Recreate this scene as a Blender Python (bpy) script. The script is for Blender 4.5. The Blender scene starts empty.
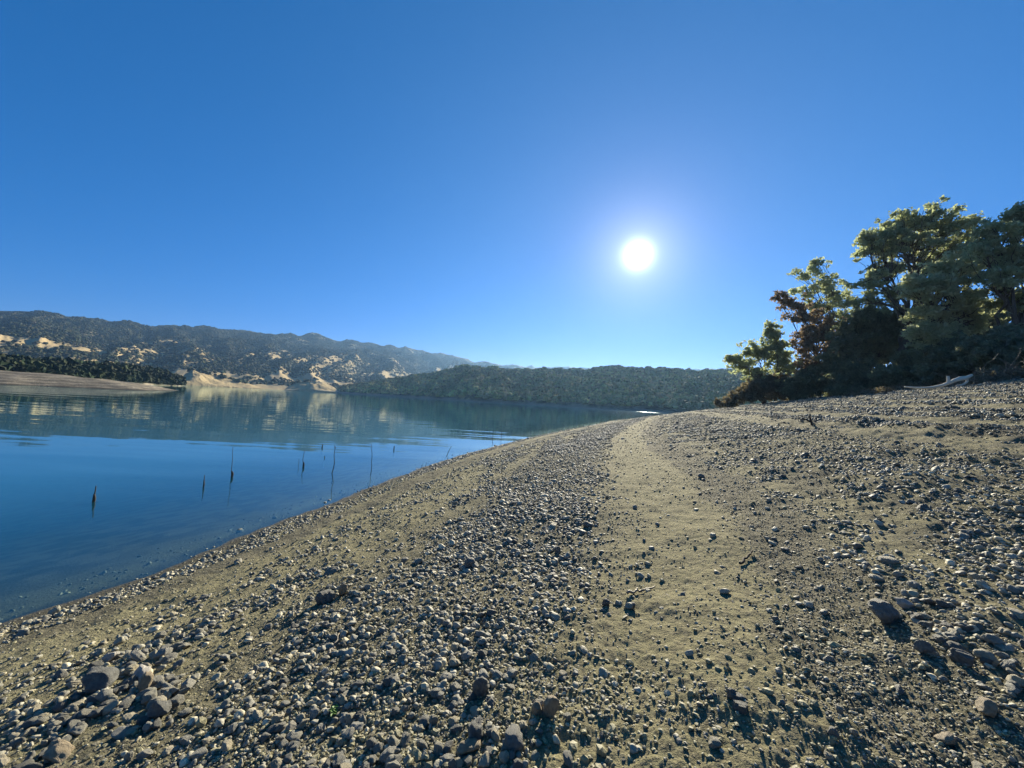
import bpy, math, random
import numpy as np
from mathutils import Matrix, Vector, Euler

random.seed(7)
rng = np.random.default_rng(7)
S = bpy.context.scene
C = S.collection
R = math.radians

# ------------------------------------------------------------------ camera
F_PX, CX, CY, CAM_H = 390.0, 512.0, 384.0, 2.6
PITCH, ROLL = 2.5, 3.15
cam_d = bpy.data.cameras.new('camera')
cam = bpy.data.objects.new('camera', cam_d)
C.objects.link(cam)
cam_d.sensor_width = 36.0
cam_d.lens = 36.0 * F_PX / 1024.0
cam_d.clip_start = 0.05
cam_d.clip_end = 40000
CAMR = Matrix.Rotation(R(90 + PITCH), 4, 'X') @ Matrix.Rotation(R(ROLL), 4, 'Z')
cam.matrix_world = Matrix.Translation((0, 0, CAM_H)) @ CAMR
S.camera = cam
CR = np.array(CAMR.to_3x3())

def ray(px, py):
    v = np.array([(px - CX) / F_PX, -(py - CY) / F_PX, -1.0])
    return CR @ v

def at_depth(px, py, Y):
    r = ray(px, py)
    t = Y / r[1]
    return np.array([r[0] * t, Y, CAM_H + r[2] * t])

def at_z(px, py, z):
    r = ray(px, py)
    t = (z - CAM_H) / r[2]
    return np.array([r[0] * t, r[1] * t, z])

def project(P):
    q = (np.asarray(P, float) - np.array([0, 0, CAM_H])) @ CR
    d = -q[:, 2]
    d = np.where(d > 1e-4, d, 1e-4)
    return CX + F_PX * q[:, 0] / d, CY - F_PX * q[:, 1] / d, d

def azel(px, py):
    r = ray(px, py)
    return math.atan2(r[0], r[1]), r[2] / math.hypot(r[0], r[1])   # azimuth, tan(elevation)

# ------------------------------------------------------------------ noise
_p = np.random.default_rng(11).permutation(256)
_perm = np.concatenate([_p, _p, _p])
_ga = np.random.default_rng(5).uniform(0, 2 * np.pi, 256)
_gx, _gy = np.cos(_ga), np.sin(_ga)

def noise(x, y, seed=0):
    x = np.asarray(x, float) + seed * 37.17
    y = np.asarray(y, float) + seed * 91.73
    xi = np.floor(x).astype(np.int64); yi = np.floor(y).astype(np.int64)
    xf = x - xi; yf = y - yi
    u = xf * xf * xf * (xf * (xf * 6 - 15) + 10); v = yf * yf * yf * (yf * (yf * 6 - 15) + 10)
    def g(ix, iy, dx, dy):
        h = _perm[(_perm[ix & 255] + iy) & 255]
        return _gx[h] * dx + _gy[h] * dy
    a = g(xi, yi, xf, yf); b = g(xi + 1, yi, xf - 1, yf)
    c = g(xi, yi + 1, xf, yf - 1); d = g(xi + 1, yi + 1, xf - 1, yf - 1)
    return 1.5 * ((a * (1 - u) + b * u) * (1 - v) + (c * (1 - u) + d * u) * v)

def fbm(x, y, oct=4, seed=0, gain=0.5):
    s, a = 0, 1.0
    for i in range(oct):
        s = s + a * noise(x * 2 ** i, y * 2 ** i, seed + i)
        a *= gain
    return s

def ridged(x, y, oct=4, seed=0):
    s, a = 0, 1.0
    for i in range(oct):
        s = s + a * (1 - np.abs(noise(x * 2 ** i, y * 2 ** i, seed + i)) * 1.6)
        a *= 0.5
    return s / 1.9

def sstep(a, b, x):
    t = np.clip((x - a) / (b - a), 0, 1)
    return t * t * (3 - 2 * t)

# ------------------------------------------------------------------ mesh helpers
def mesh_np(name, V, F, smooth=True, attrs=None, cols=None):
    me = bpy.data.meshes.new(name)
    V = np.ascontiguousarray(V, np.float32); F = np.ascontiguousarray(F, np.int32)
    n, k = F.shape
    me.vertices.add(len(V)); me.vertices.foreach_set('co', V.ravel())
    me.loops.add(n * k); me.loops.foreach_set('vertex_index', F.ravel())
    me.polygons.add(n)
    me.polygons.foreach_set('loop_start', np.arange(0, n * k, k, dtype=np.int32))
    me.polygons.foreach_set('use_smooth', np.full(n, smooth, dtype=bool))
    for an, av in (attrs or {}).items():
        a = me.attributes.new(an, 'FLOAT', 'POINT'); a.data.foreach_set('value', np.ascontiguousarray(av, np.float32))
    for an, av in (cols or {}).items():
        a = me.attributes.new(an, 'FLOAT_COLOR', 'POINT')
        c4 = np.ones((len(V), 4), np.float32); c4[:, :3] = av
        a.data.foreach_set('color', c4.ravel())
    me.update(calc_edges=True)
    return me

def link(name, me, mat=None, parent=None, loc=None):
    o = bpy.data.objects.new(name, me)
    C.objects.link(o)
    if mat is not None and len(me.materials) == 0:
        me.materials.append(mat)
    if parent is not None:
        o.parent = parent
    if loc is not None:
        o.location = loc
    return o

def tag(o, label=None, cat=None, group=None, kind=None):
    if label: o['label'] = label
    if cat: o['category'] = cat
    if group: o['group'] = group
    if kind: o['kind'] = kind
    return o

def empty(name, loc, label, cat, group=None):
    o = bpy.data.objects.new(name, None)
    C.objects.link(o); o.location = loc
    o.empty_display_size = 0.2
    return tag(o, label, cat, group)

def polar_grid(thetas, radii, centre=(0, 0), wrap=False):
    T, Rr = np.meshgrid(thetas, radii)              # rows = radii
    X = centre[0] + Rr * np.sin(T); Y = centre[1] + Rr * np.cos(T)
    nr, nt = T.shape
    i = np.arange(nr - 1)[:, None] * nt; j = np.arange(nt - 1)[None, :]
    a = (i + j).ravel()
    Fq = np.stack([a, a + nt, a + nt + 1, a + 1], 1)
    if wrap:
        a = np.arange(nr - 1) * nt + nt - 1; b = np.arange(nr - 1) * nt
        Fq = np.concatenate([Fq, np.stack([a, a + nt, b + nt, b], 1)])
    return X.ravel(), Y.ravel(), Fq[:, ::-1]

def icosphere(sub):
    t = (1 + 5 ** .5) / 2
    v = [(-1, t, 0), (1, t, 0), (-1, -t, 0), (1, -t, 0), (0, -1, t), (0, 1, t), (0, -1, -t), (0, 1, -t),
         (t, 0, -1), (t, 0, 1), (-t, 0, -1), (-t, 0, 1)]
    f = [(0, 11, 5), (0, 5, 1), (0, 1, 7), (0, 7, 10), (0, 10, 11), (1, 5, 9), (5, 11, 4), (11, 10, 2), (10, 7, 6), (7, 1, 8),
         (3, 9, 4), (3, 4, 2), (3, 2, 6), (3, 6, 8), (3, 8, 9), (4, 9, 5), (2, 4, 11), (6, 2, 10), (8, 6, 7), (9, 8, 1)]
    v = [np.array(q, float) / np.linalg.norm(q) for q in v]
    for _ in range(sub):
        cache, nf = {}, []
        def mid(a, b):
            k = (min(a, b), max(a, b))
            if k not in cache:
                m = v[a] + v[b]; v.append(m / np.linalg.norm(m)); cache[k] = len(v) - 1
            return cache[k]
        for a, b, c in f:
            ab, bc, ca = mid(a, b), mid(b, c), mid(c, a)
            nf += [(a, ab, ca), (b, bc, ab), (c, ca, bc), (ab, bc, ca)]
        f = nf
    return np.array(v), np.array(f, np.int32)

def tubes(paths, sides=6):
    """paths: list of (points Nx3, radii N) -> one joined mesh"""
    Vs, Fs, off = [], [], 0
    for P, rad in paths:
        P = np.asarray(P, float); rad = np.asarray(rad, float); n = len(P)
        T = np.gradient(P, axis=0); T /= np.linalg.norm(T, axis=1)[:, None] + 1e-9
        ref = np.array([0.31, 0.2, 0.93]) if abs(T[0, 2]) < .9 else np.array([0.95, .3, 0.1])
        A = np.cross(T, ref); A /= np.linalg.norm(A, axis=1)[:, None] + 1e-9
        B = np.cross(T, A)
        an = np.arange(sides) * 2 * np.pi / sides
        ring = P[:, None] + rad[:, None, None] * (np.cos(an)[None, :, None] * A[:, None] + np.sin(an)[None, :, None] * B[:, None])
        Vs.append(ring.reshape(-1, 3)); Vs.append(P[-1:]); Vs.append(P[:1])
        i = np.arange(n - 1)[:, None] * sides; j = np.arange(sides)[None]
        a = (i + j).ravel() + off; b = (i + (j + 1) % sides).ravel() + off
        q = np.stack([a, b, b + sides, a + sides], 1)
        Fs.append(np.concatenate([q[:, [0, 1, 2]], q[:, [0, 2, 3]]]))
        tip, base = off + n * sides, off + n * sides + 1
        jj = np.arange(sides)
        e0 = off + (n - 1) * sides
        Fs.append(np.stack([e0 + jj, e0 + (jj + 1) % sides, np.full(sides, tip)], 1))
        Fs.append(np.stack([off + (jj + 1) % sides, off + jj, np.full(sides, base)], 1))
        off += n * sides + 2
    return np.concatenate(Vs), np.concatenate(Fs)

def wiggle(p0, p1, n, amp, r, sag=0.0):
    p0, p1 = np.asarray(p0, float), np.asarray(p1, float)
    t = np.linspace(0, 1, n)
    L = np.linalg.norm(p1 - p0)
    P = p0 + (p1 - p0) * t[:, None]
    w = np.cumsum(r.normal(0, 1, (n, 3)), 0); w -= w[0] + (w[-1] - w[0]) * t[:, None]
    P = P + w * amp * L / n
    P[:, 2] += sag * L * np.sin(t * np.pi)
    return P

# ------------------------------------------------------------------ materials
def new_mat(name):
    m = bpy.data.materials.new(name); m.use_nodes = True
    nt = m.node_tree
    for n in list(nt.nodes): nt.nodes.remove(n)
    return m, nt, nt.nodes, nt.links

def N(nt, typ, **kw):
    n = nt.nodes.new(typ)
    for k, v in kw.items():
        if k in n.inputs: n.inputs[k].default_value = v
        else: setattr(n, k, v)
    return n

def mixrgb(nt, fac, a, b, blend='MIX'):
    n = nt.nodes.new('ShaderNodeMix'); n.data_type = 'RGBA'; n.blend_type = blend
    for idx, v in ((0, fac), (6, a), (7, b)):
        if hasattr(v, 'is_output'): nt.links.new(v, n.inputs[idx])
        else: n.inputs[idx].default_value = v if idx == 0 else (*v, 1) if len(v) == 3 else v
    return n.outputs[2]

def math_(nt, op, a, b=None, c=None, clamp=False):
    n = nt.nodes.new('ShaderNodeMath'); n.operation = op; n.use_clamp = clamp
    for i, v in enumerate((a, b, c)):
        if v is None: continue
        if hasattr(v, 'is_output'): nt.links.new(v, n.inputs[i])
        else: n.inputs[i].default_value = v
    return n.outputs[0]

def maprange(nt, v, a, b, c=0.0, d=1.0, smooth=True):
    n = nt.nodes.new('ShaderNodeMapRange'); n.interpolation_type = 'SMOOTHSTEP' if smooth else 'LINEAR'
    nt.links.new(v, n.inputs[0])
    for i, q in enumerate((a, b, c, d)): n.inputs[i + 1].default_value = q
    return n.outputs[0]

def noise_n(nt, vec, scale, detail=4, rough=0.55):
    n = N(nt, 'ShaderNodeTexNoise', Scale=scale, Detail=detail, Roughness=rough)
    if vec is not None: nt.links.new(vec, n.inputs['Vector'])
    return n.outputs['Fac']

def attr(nt, name):
    n = nt.nodes.new('ShaderNodeAttribute'); n.attribute_name = name
    return n

def finish(nt, color, rough=0.9, bump=None, bump_strength=0.3, bump_dist=0.02, spec=0.3):
    b = N(nt, 'ShaderNodeBsdfPrincipled')
    if hasattr(color, 'is_output'): nt.links.new(color, b.inputs['Base Color'])
    else: b.inputs['Base Color'].default_value = (*color, 1)
    if hasattr(rough, 'is_output'): nt.links.new(rough, b.inputs['Roughness'])
    else: b.inputs['Roughness'].default_value = rough
    b.inputs['Specular IOR Level'].default_value = spec
    if bump is not None:
        bn = N(nt, 'ShaderNodeBump', Strength=bump_strength, Distance=bump_dist)
        nt.links.new(bump, bn.inputs['Height']); nt.links.new(bn.outputs[0], b.inputs['Normal'])
    o = N(nt, 'ShaderNodeOutputMaterial'); nt.links.new(b.outputs[0], o.inputs[0])
    return b

def geo_pos(nt):
    return N(nt, 'ShaderNodeNewGeometry').outputs['Position']

# ------------------------------------------------------------------ shoreline and beach height
shore_px = [(0, 625), (80, 597), (160, 570), (230, 541), (300, 515), (365, 490), (430, 465), (485, 449), (540, 435.5), (585, 426.5), (615, 420.6)]
sp = [at_z(x, y, 0)[:2] for x, y in shore_px]
d0 = sp[0] - sp[2]; d0 /= np.linalg.norm(d0)
pre = [sp[0] + d0 * k + np.array([-1, 0]) * 0.003 * k * k for k in (80, 40, 20, 10, 5, 2.5, 1.2, .55)]
tipd = sp[-1]
post = [tipd + np.array(q) for q in ((6, 9), (13, 14), (24, 17), (45, 19), (90, 22), (200, 30), (600, 60))]
SH = np.array(pre + sp + post)

def catmull(P, n=6):
    out = []
    Q = np.vstack([2 * P[0] - P[1], P, 2 * P[-1] - P[-2]])
    for i in range(1, len(Q) - 2):
        for t in np.arange(n) / n:
            a, b, c, d = Q[i - 1], Q[i], Q[i + 1], Q[i + 2]
            out.append(.5 * (2 * b + (c - a) * t + (2 * a - 5 * b + 4 * c - d) * t * t + (3 * b - a - 3 * c + d) * t ** 3))
    out.append(P[-1])
    return np.array(out)

SHC = catmull(SH, 5)

def shore_d(x, y):
    """signed distance from the shoreline, positive on land"""
    x = np.asarray(x, float).ravel(); y = np.asarray(y, float).ravel()
    best = np.full(x.shape, 1e18); sgn = np.ones(x.shape)
    for a, b in zip(SHC[:-1], SHC[1:]):
        e = b - a; L2 = e @ e
        if L2 < 1e-9: continue
        t = np.clip(((x - a[0]) * e[0] + (y - a[1]) * e[1]) / L2, 0, 1)
        qx, qy = a[0] + t * e[0] - x, a[1] + t * e[1] - y
        d2 = qx * qx + qy * qy
        cr = e[0] * (y - a[1]) - e[1] * (x - a[0])
        m = d2 < best
        best = np.where(m, d2, best); sgn = np.where(m, np.where(cr < 0, 1.0, -1.0), sgn)
    return np.sqrt(best) * sgn + .10 * noise(x * .7, y * .7, 81) + .05 * noise(x * 2.6, y * 2.6, 82)

def band_w(d, x, y):
    r = np.clip(np.hypot(x, y), 1.0, 30)
    return d - .45 * np.log(r / 2)

def terrace(b):
    return np.sin(5.03 * b + 1.1 * np.sin(1.7 * b) + .8 * np.sin(.61 * b))

def beach_z(x, y, d=None, fine=True):
    x = np.asarray(x, float).ravel(); y = np.asarray(y, float).ravel()
    if d is None: d = shore_d(x, y)
    r = np.hypot(x, y)
    land = np.clip(d, 0, None)
    z = np.where(d > 0, 0.19 * np.minimum(land, 72) + 0.06 * np.clip(land - 72, 0, 60), np.maximum(0.17 * d, -4.5))
    on = sstep(0.05, 1.2, d)
    # wave-cut terraces high on the slope
    bt_ = band_w(d, x, y)
    z = z + sstep(11.2, 12.2, bt_) * .035 * terrace(bt_)
    dd = d + 0.5 * noise(x * .12, y * .12, 3) + 0.12 * noise(x * .9, y * .9, 4)
    ter = np.sin(dd * 2 * np.pi / 0.95) + 0.6 * np.sin(dd * 2 * np.pi / 1.7 + 1.3)
    ter2 = np.sin(dd * 2 * np.pi / 0.42 + 2 * noise(x * .3, y * .3, 5))
    z = z + sstep(10.0, 13, d) * (ter * 0.018 + ter2 * .012)
    # hummocks
    hum = fbm(x * .55, y * .55, 5, 21)
    z = z + on * hum * (0.030 + 0.055 * sstep(7.8, 9.5, d) * (1 - .6 * sstep(14, 18, d)))
    z = z - on * 0.025 * sstep(0.1, 0.9, fbm(x * .9, y * 1.1, 4, 33, .6)) * sstep(8.2, 9.5, d)
    # soft wheel-rut dip along the sandy track
    bw = band_w(d, x, y)
    z = z - 0.04 * np.exp(-((bw - 7.2) / 0.3) ** 2) * on - 0.02 * np.exp(-((bw - 6.15) / 0.22) ** 2) * on
    z = z + 0.10 * sstep(20, 60, r) * fbm(x * .11, y * .11, 2, 9) * on
    if fine:
        nf = np.exp(-r / 9)
        z = z + on * (0.014 * fbm(x * 3.1, y * 3.1, 4, 41) + nf * 0.010 * fbm(x * 13, y * 13, 4, 45, .65) + .016 * sstep(7.8, 9, d) * fbm(x * 6, y * 6, 3, 47))
    return z

def at_ground(px, py, far=150):
    r = ray(px, py)
    t = np.geomspace(0.7, far, 1500)
    P = t[:, None] * r[None]; P[:, 2] += CAM_H
    g = beach_z(P[:, 0], P[:, 1])
    hit = np.nonzero(P[:, 2] <= g)[0]
    if len(hit) == 0: return None
    i = hit[0]
    a, b = P[max(i - 1, 0)], P[i]
    ga, gb = a[2] - g[max(i - 1, 0)], b[2] - g[i]
    k = ga / (ga - gb + 1e-9)
    q = a + (b - a) * k
    q[2] = beach_z(q[:1], q[1:2])[0]
    return q

# ------------------------------------------------------------------ ground sheet
front = np.linspace(R(-62), R(62), 760)
rest = np.linspace(R(62), R(298), 120)[1:-1]
th = np.concatenate([front, rest])
rr = np.concatenate([[0.02, 0.4], np.geomspace(0.9, 120, 820), np.geomspace(125, 3400, 36)])
X, Y, Fq = polar_grid(th, rr, wrap=True)
D = shore_d(X, Y)
Z = beach_z(X, Y, D)
far = sstep(110, 160, np.hypot(X, Y))
Z = np.where(D > 0, Z * (1 - .3 * far), Z)
attrs = {'shore': D, 'band': band_w(D, X, Y)}

m_ground, nt, nd, lk = new_mat('beach_sand_and_gravel')
pos = geo_pos(nt); sh = attr(nt, 'shore').outputs['Fac']
wob = math_(nt, 'MULTIPLY_ADD', noise_n(nt, pos, 1.1, 4), 1.2, -0.6)
dw = math_(nt, 'ADD', attr(nt, 'band').outputs['Fac'], wob)
big = noise_n(nt, pos, 0.35, 4); mid = noise_n(nt, pos, 2.2, 5); fin = noise_n(nt, pos, 22, 6, .65); grain = noise_n(nt, pos, 120, 3, .7)
sand = mixrgb(nt, mid, (0.24, 0.216, 0.113), (0.44, 0.40, 0.21))
sand = mixrgb(nt, maprange(nt, fin, .35, .7), sand, (0.24, 0.21, 0.125))
grav = mixrgb(nt, maprange(nt, fin, .38, .62), (0.075, 0.07, 0.05), (0.25, 0.225, 0.145))
def band(a, b, c, d):
    return math_(nt, 'MULTIPLY', maprange(nt, dw, a, b), maprange(nt, dw, c, d, 1, 0))
g1 = band(0.1, 0.3, 0.6, 1.0); g2 = band(2.5, 3.6, 5.1, 6.0); g3 = band(6.8, 7.05, 7.5, 7.9)
g4 = math_(nt, 'MULTIPLY', maprange(nt, dw, 7.6, 8.6), maprange(nt, mid, .42, .62))
bw_ = math_(nt, 'MULTIPLY_ADD', wob, .14, attr(nt, 'band').outputs['Fac'])
ph = math_(nt, 'MULTIPLY_ADD', bw_, 5.03, math_(nt, 'MULTIPLY', math_(nt, 'SINE', math_(nt, 'MULTIPLY', bw_, 1.7)), 1.1))
ph = math_(nt, 'ADD', ph, math_(nt, 'MULTIPLY', math_(nt, 'SINE', math_(nt, 'MULTIPLY', bw_, .61)), .8))
tl = math_(nt, 'ADD', math_(nt, 'SINE', ph), math_(nt, 'MULTIPLY_ADD', mid, 1.6, -.8))
g5 = math_(nt, 'MULTIPLY', maprange(nt, bw_, 11.3, 12.0), maprange(nt, tl, -.35, .5))
gm = math_(nt, 'MAXIMUM', math_(nt, 'MAXIMUM', math_(nt, 'MAXIMUM', g1, g5), math_(nt, 'MULTIPLY', g2, .75)), math_(nt, 'MAXIMUM', g3, math_(nt, 'MULTIPLY', g4, .8)))
gm = math_(nt, 'MULTIPLY', gm, maprange(nt, math_(nt, 'ADD', fin, math_(nt, 'MULTIPLY', mid, .5)), .45, .85, .35, 1))
col = mixrgb(nt, gm, sand, grav)
col = mixrgb(nt, maprange(nt, grain, .3, .75), mixrgb(nt, .35, col, (0.06, 0.055, 0.04)), col)
vh = 0.0
for vs_, amp in ((62, .35), (26, .55)):                # small stones pressed into the sand
    vo = N(nt, 'ShaderNodeTexVoronoi', Scale=vs_); lk.new(pos, vo.inputs['Vector'])
    sc_ = N(nt, 'ShaderNodeSeparateColor'); lk.new(vo.outputs['Color'], sc_.inputs[0])
    there = math_(nt, 'MULTIPLY', maprange(nt, sc_.outputs[0], .52, .60), maprange(nt, vo.outputs['Distance'], .50, .34))
    there = math_(nt, 'MULTIPLY', there, math_(nt, 'MULTIPLY_ADD', gm, .6, .35))
    tone_ = mixrgb(nt, sc_.outputs[1], (0.07, 0.066, 0.052), (0.40, 0.36, 0.25))
    col = mixrgb(nt, math_(nt, 'MULTIPLY', there, .8), col, tone_)
    vh = math_(nt, 'ADD', math_(nt, 'MULTIPLY', there, amp), vh)
col = mixrgb(nt, math_(nt, 'MULTIPLY', g5, .72), col, (0.085, 0.08, 0.055))
col = mixrgb(nt, math_(nt, 'MULTIPLY', band(7.4, 9.0, 10.6, 11.3), .28), col, (0.09, 0.085, 0.055))
wet = math_(nt, 'MULTIPLY', maprange(nt, math_(nt, 'MULTIPLY_ADD', wob, .18, sh), 0.12, 0.70, 1, 0), maprange(nt, sh, -.45, -.05, .15, 1))
col = mixrgb(nt, math_(nt, 'MULTIPLY', wet, .8), col, (0.045, 0.042, 0.035))
col = mixrgb(nt, maprange(nt, sh, -2.5, -0.1, 1, 0), col, mixrgb(nt, maprange(nt, mid, .4, .6), (0.07, 0.07, 0.055), (0.19, 0.18, 0.13)))
hgt = math_(nt, 'ADD', math_(nt, 'ADD', math_(nt, 'MULTIPLY', fin, .7), math_(nt, 'MULTIPLY', grain, .3)), vh)
finish(nt, col, maprange(nt, sh, 0.0, 0.25, .45, .95), hgt, 1.0, .045, .12)
ground = link('ground', mesh_np('ground', np.stack([X, Y, Z], 1), Fq, True, attrs), m_ground)
tag(ground, 'sloping sand and gravel lakeshore with bands of pebbles', kind='structure')

# ------------------------------------------------------------------ water
th = np.linspace(-math.pi, math.pi, 361)[:-1]
rr = np.concatenate([[0.05], np.geomspace(1.5, 200, 170), np.geomspace(205, 3400, 36)])
X, Y, Fq = polar_grid(th, rr, wrap=True)
D = shore_d(X, Y)
m_water, nt, nd, lk = new_mat('lake_water')
pos = geo_pos(nt)
mp = N(nt, 'ShaderNodeMapping'); mp.inputs['Rotation'].default_value = (0, 0, R(-12)); mp.inputs['Scale'].default_value = (0.22, 1, 1)
lk.new(pos, mp.inputs['Vector'])
w1 = noise_n(nt, mp.outputs[0], 0.35, 2, .45)
w2 = noise_n(nt, mp.outputs[0], 2.2, 2, .5)
hh = math_(nt, 'ADD', math_(nt, 'MULTIPLY', w1, 1.0), math_(nt, 'MULTIPLY', w2, .05))
bmp = N(nt, 'ShaderNodeBump', Strength=1.0, Distance=0.034)
lk.new(hh, bmp.inputs['Height'])
def patch(cx_, cy_, ang_, la, lb):
    m_ = N(nt, 'ShaderNodeMapping'); m_.vector_type = 'TEXTURE'
    m_.inputs['Location'].default_value = (cx_, cy_, 0); m_.inputs['Rotation'].default_value = (0, 0, ang_); m_.inputs['Scale'].default_value = (la, lb, 1)
    lk.new(pos, m_.inputs['Vector'])
    l_ = N(nt, 'ShaderNodeVectorMath'); l_.operation = 'LENGTH'; lk.new(m_.outputs[0], l_.inputs[0])
    return maprange(nt, math_(nt, 'ADD', l_.outputs['Value'], math_(nt, 'MULTIPLY_ADD', w2, .5, -.25)), .35, 1.05, 1, 0)
_a = at_z(640, 411.2, 0); _b = at_z(622, 420.5, 0)
ruf = math_(nt, 'MULTIPLY', patch(_a[0] * .9, _a[1] * .9, 0, 9, 46), maprange(nt, w2, .35, .6))   # wind-ruffled water under the sun
gl = N(nt, 'ShaderNodeBsdfGlossy')
lk.new(math_(nt, 'MULTIPLY_ADD', ruf, .26, .03), gl.inputs['Roughness']); gl.inputs['Color'].default_value = (.86, 1, 1, 1)
lk.new(bmp.outputs[0], gl.inputs['Normal'])
dep = attr(nt, 'shore').outputs['Fac']
body = N(nt, 'ShaderNodeBsdfDiffuse'); body.inputs['Color'].default_value = (0.010, 0.080, 0.120, 1)
trn = N(nt, 'ShaderNodeBsdfTransparent'); trn.inputs['Color'].default_value = (.62, .74, .72, 1)
mx = N(nt, 'ShaderNodeMixShader')
lk.new(maprange(nt, dep, -8.0, 0.0, 0.97, 0.10, False), mx.inputs[0]); lk.new(trn.outputs[0], mx.inputs[1]); lk.new(body.outputs[0], mx.inputs[2])
lw = N(nt, 'ShaderNodeLayerWeight', Blend=.5)
lk.new(bmp.outputs[0], lw.inputs['Normal'])
fres = math_(nt, 'MULTIPLY_ADD', math_(nt, 'POWER', lw.outputs['Facing'], 5.0), .97, .03, clamp=True)
m2 = N(nt, 'ShaderNodeMixShader')
lk.new(fres, m2.inputs[0]); lk.new(mx.outputs[0], m2.inputs[1]); lk.new(gl.outputs[0], m2.inputs[2])
out = N(nt, 'ShaderNodeOutputMaterial'); lk.new(m2.outputs[0], out.inputs[0])
water = link('water', mesh_np('water', np.stack([X, Y, np.zeros_like(X)], 1), Fq, True, {'shore': D}), m_water)
tag(water, 'calm blue lake mirroring the far hills', kind='structure')

# ------------------------------------------------------------------ hills (polar height fields standing where they are)
m_dry, nt, nd, lk = new_mat('dry_grass_hillside')
pos = geo_pos(nt)
cov = attr(nt, 'cover').outputs['Fac']
n1 = noise_n(nt, pos, 0.02, 5); n2 = noise_n(nt, pos, 0.11, 5, .65)
dry = mixrgb(nt, n1, (0.34, 0.25, 0.125), (0.46, 0.36, 0.19))
brush = mixrgb(nt, maprange(nt, n2, .35, .65), (0.018, 0.026, 0.015), (0.04, 0.046, 0.024))
k = maprange(nt, math_(nt, 'ADD', cov, math_(nt, 'MULTIPLY_ADD', n2, 1.5, -.75)), .28, .62)
col = mixrgb(nt, k, dry, brush)
bare = attr(nt, 'bare').outputs['Fac']
col = mixrgb(nt, bare, col, mixrgb(nt, n2, (0.20, 0.17, 0.125), (0.30, 0.26, 0.19)))
finish(nt, col, .95, math_(nt, 'MULTIPLY', n2, 1), .9, 4.0, .1)

m_wood, nt, nd, lk = new_mat('far_tree_foliage')
tcol = attr(nt, 'tint').outputs['Color']
finish(nt, tcol, .9, None, spec=.1)

def blob_trees(name, P, H, W, tints, sub=1, seed=0):
    """many low rounded tree crowns merged in one object (kind stuff)"""
    r = np.random.default_rng(seed)
    V0, F0 = icosphere(sub)
    vars_ = []
    for i in range(6):
        k = 1 + 0.45 * r.uniform(-1, 1, len(V0))
        v = V0 * k[:, None]; v[:, 2] = np.where(v[:, 2] < -.3, -.3 + (v[:, 2] + .3) * .3, v[:, 2])
        vars_.append(v)
    vars_ = np.array(vars_)
    n = len(P)
    v = vars_[r.integers(0, 6, n)]
    a = r.uniform(0, 6.28, n); ca, sa = np.cos(a), np.sin(a)
    x = v[:, :, 0] * ca[:, None] - v[:, :, 1] * sa[:, None]; y = v[:, :, 0] * sa[:, None] + v[:, :, 1] * ca[:, None]
    W2 = W[:, None]; H2 = H[:, None]
    V = np.stack([x * W2 / 2 + P[:, 0:1], y * W2 / 2 + P[:, 1:2], (v[:, :, 2] * .62 + .35) * H2 + P[:, 2:3]], -1).reshape(-1, 3)
    F = (F0[None] + (np.arange(n) * len(V0))[:, None, None]).reshape(-1, 3)
    cols = np.repeat(tints, len(V0), 0)
    return link(name, mesh_np(name, V, F, False, cols={'tint': cols}), m_wood)

def interp_px(pts):
    """pixel skyline -> arrays of azimuth, tan(elevation)"""
    q = np.array([azel(*p) for p in pts])
    return q[:, 0], q[:, 1]

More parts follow.
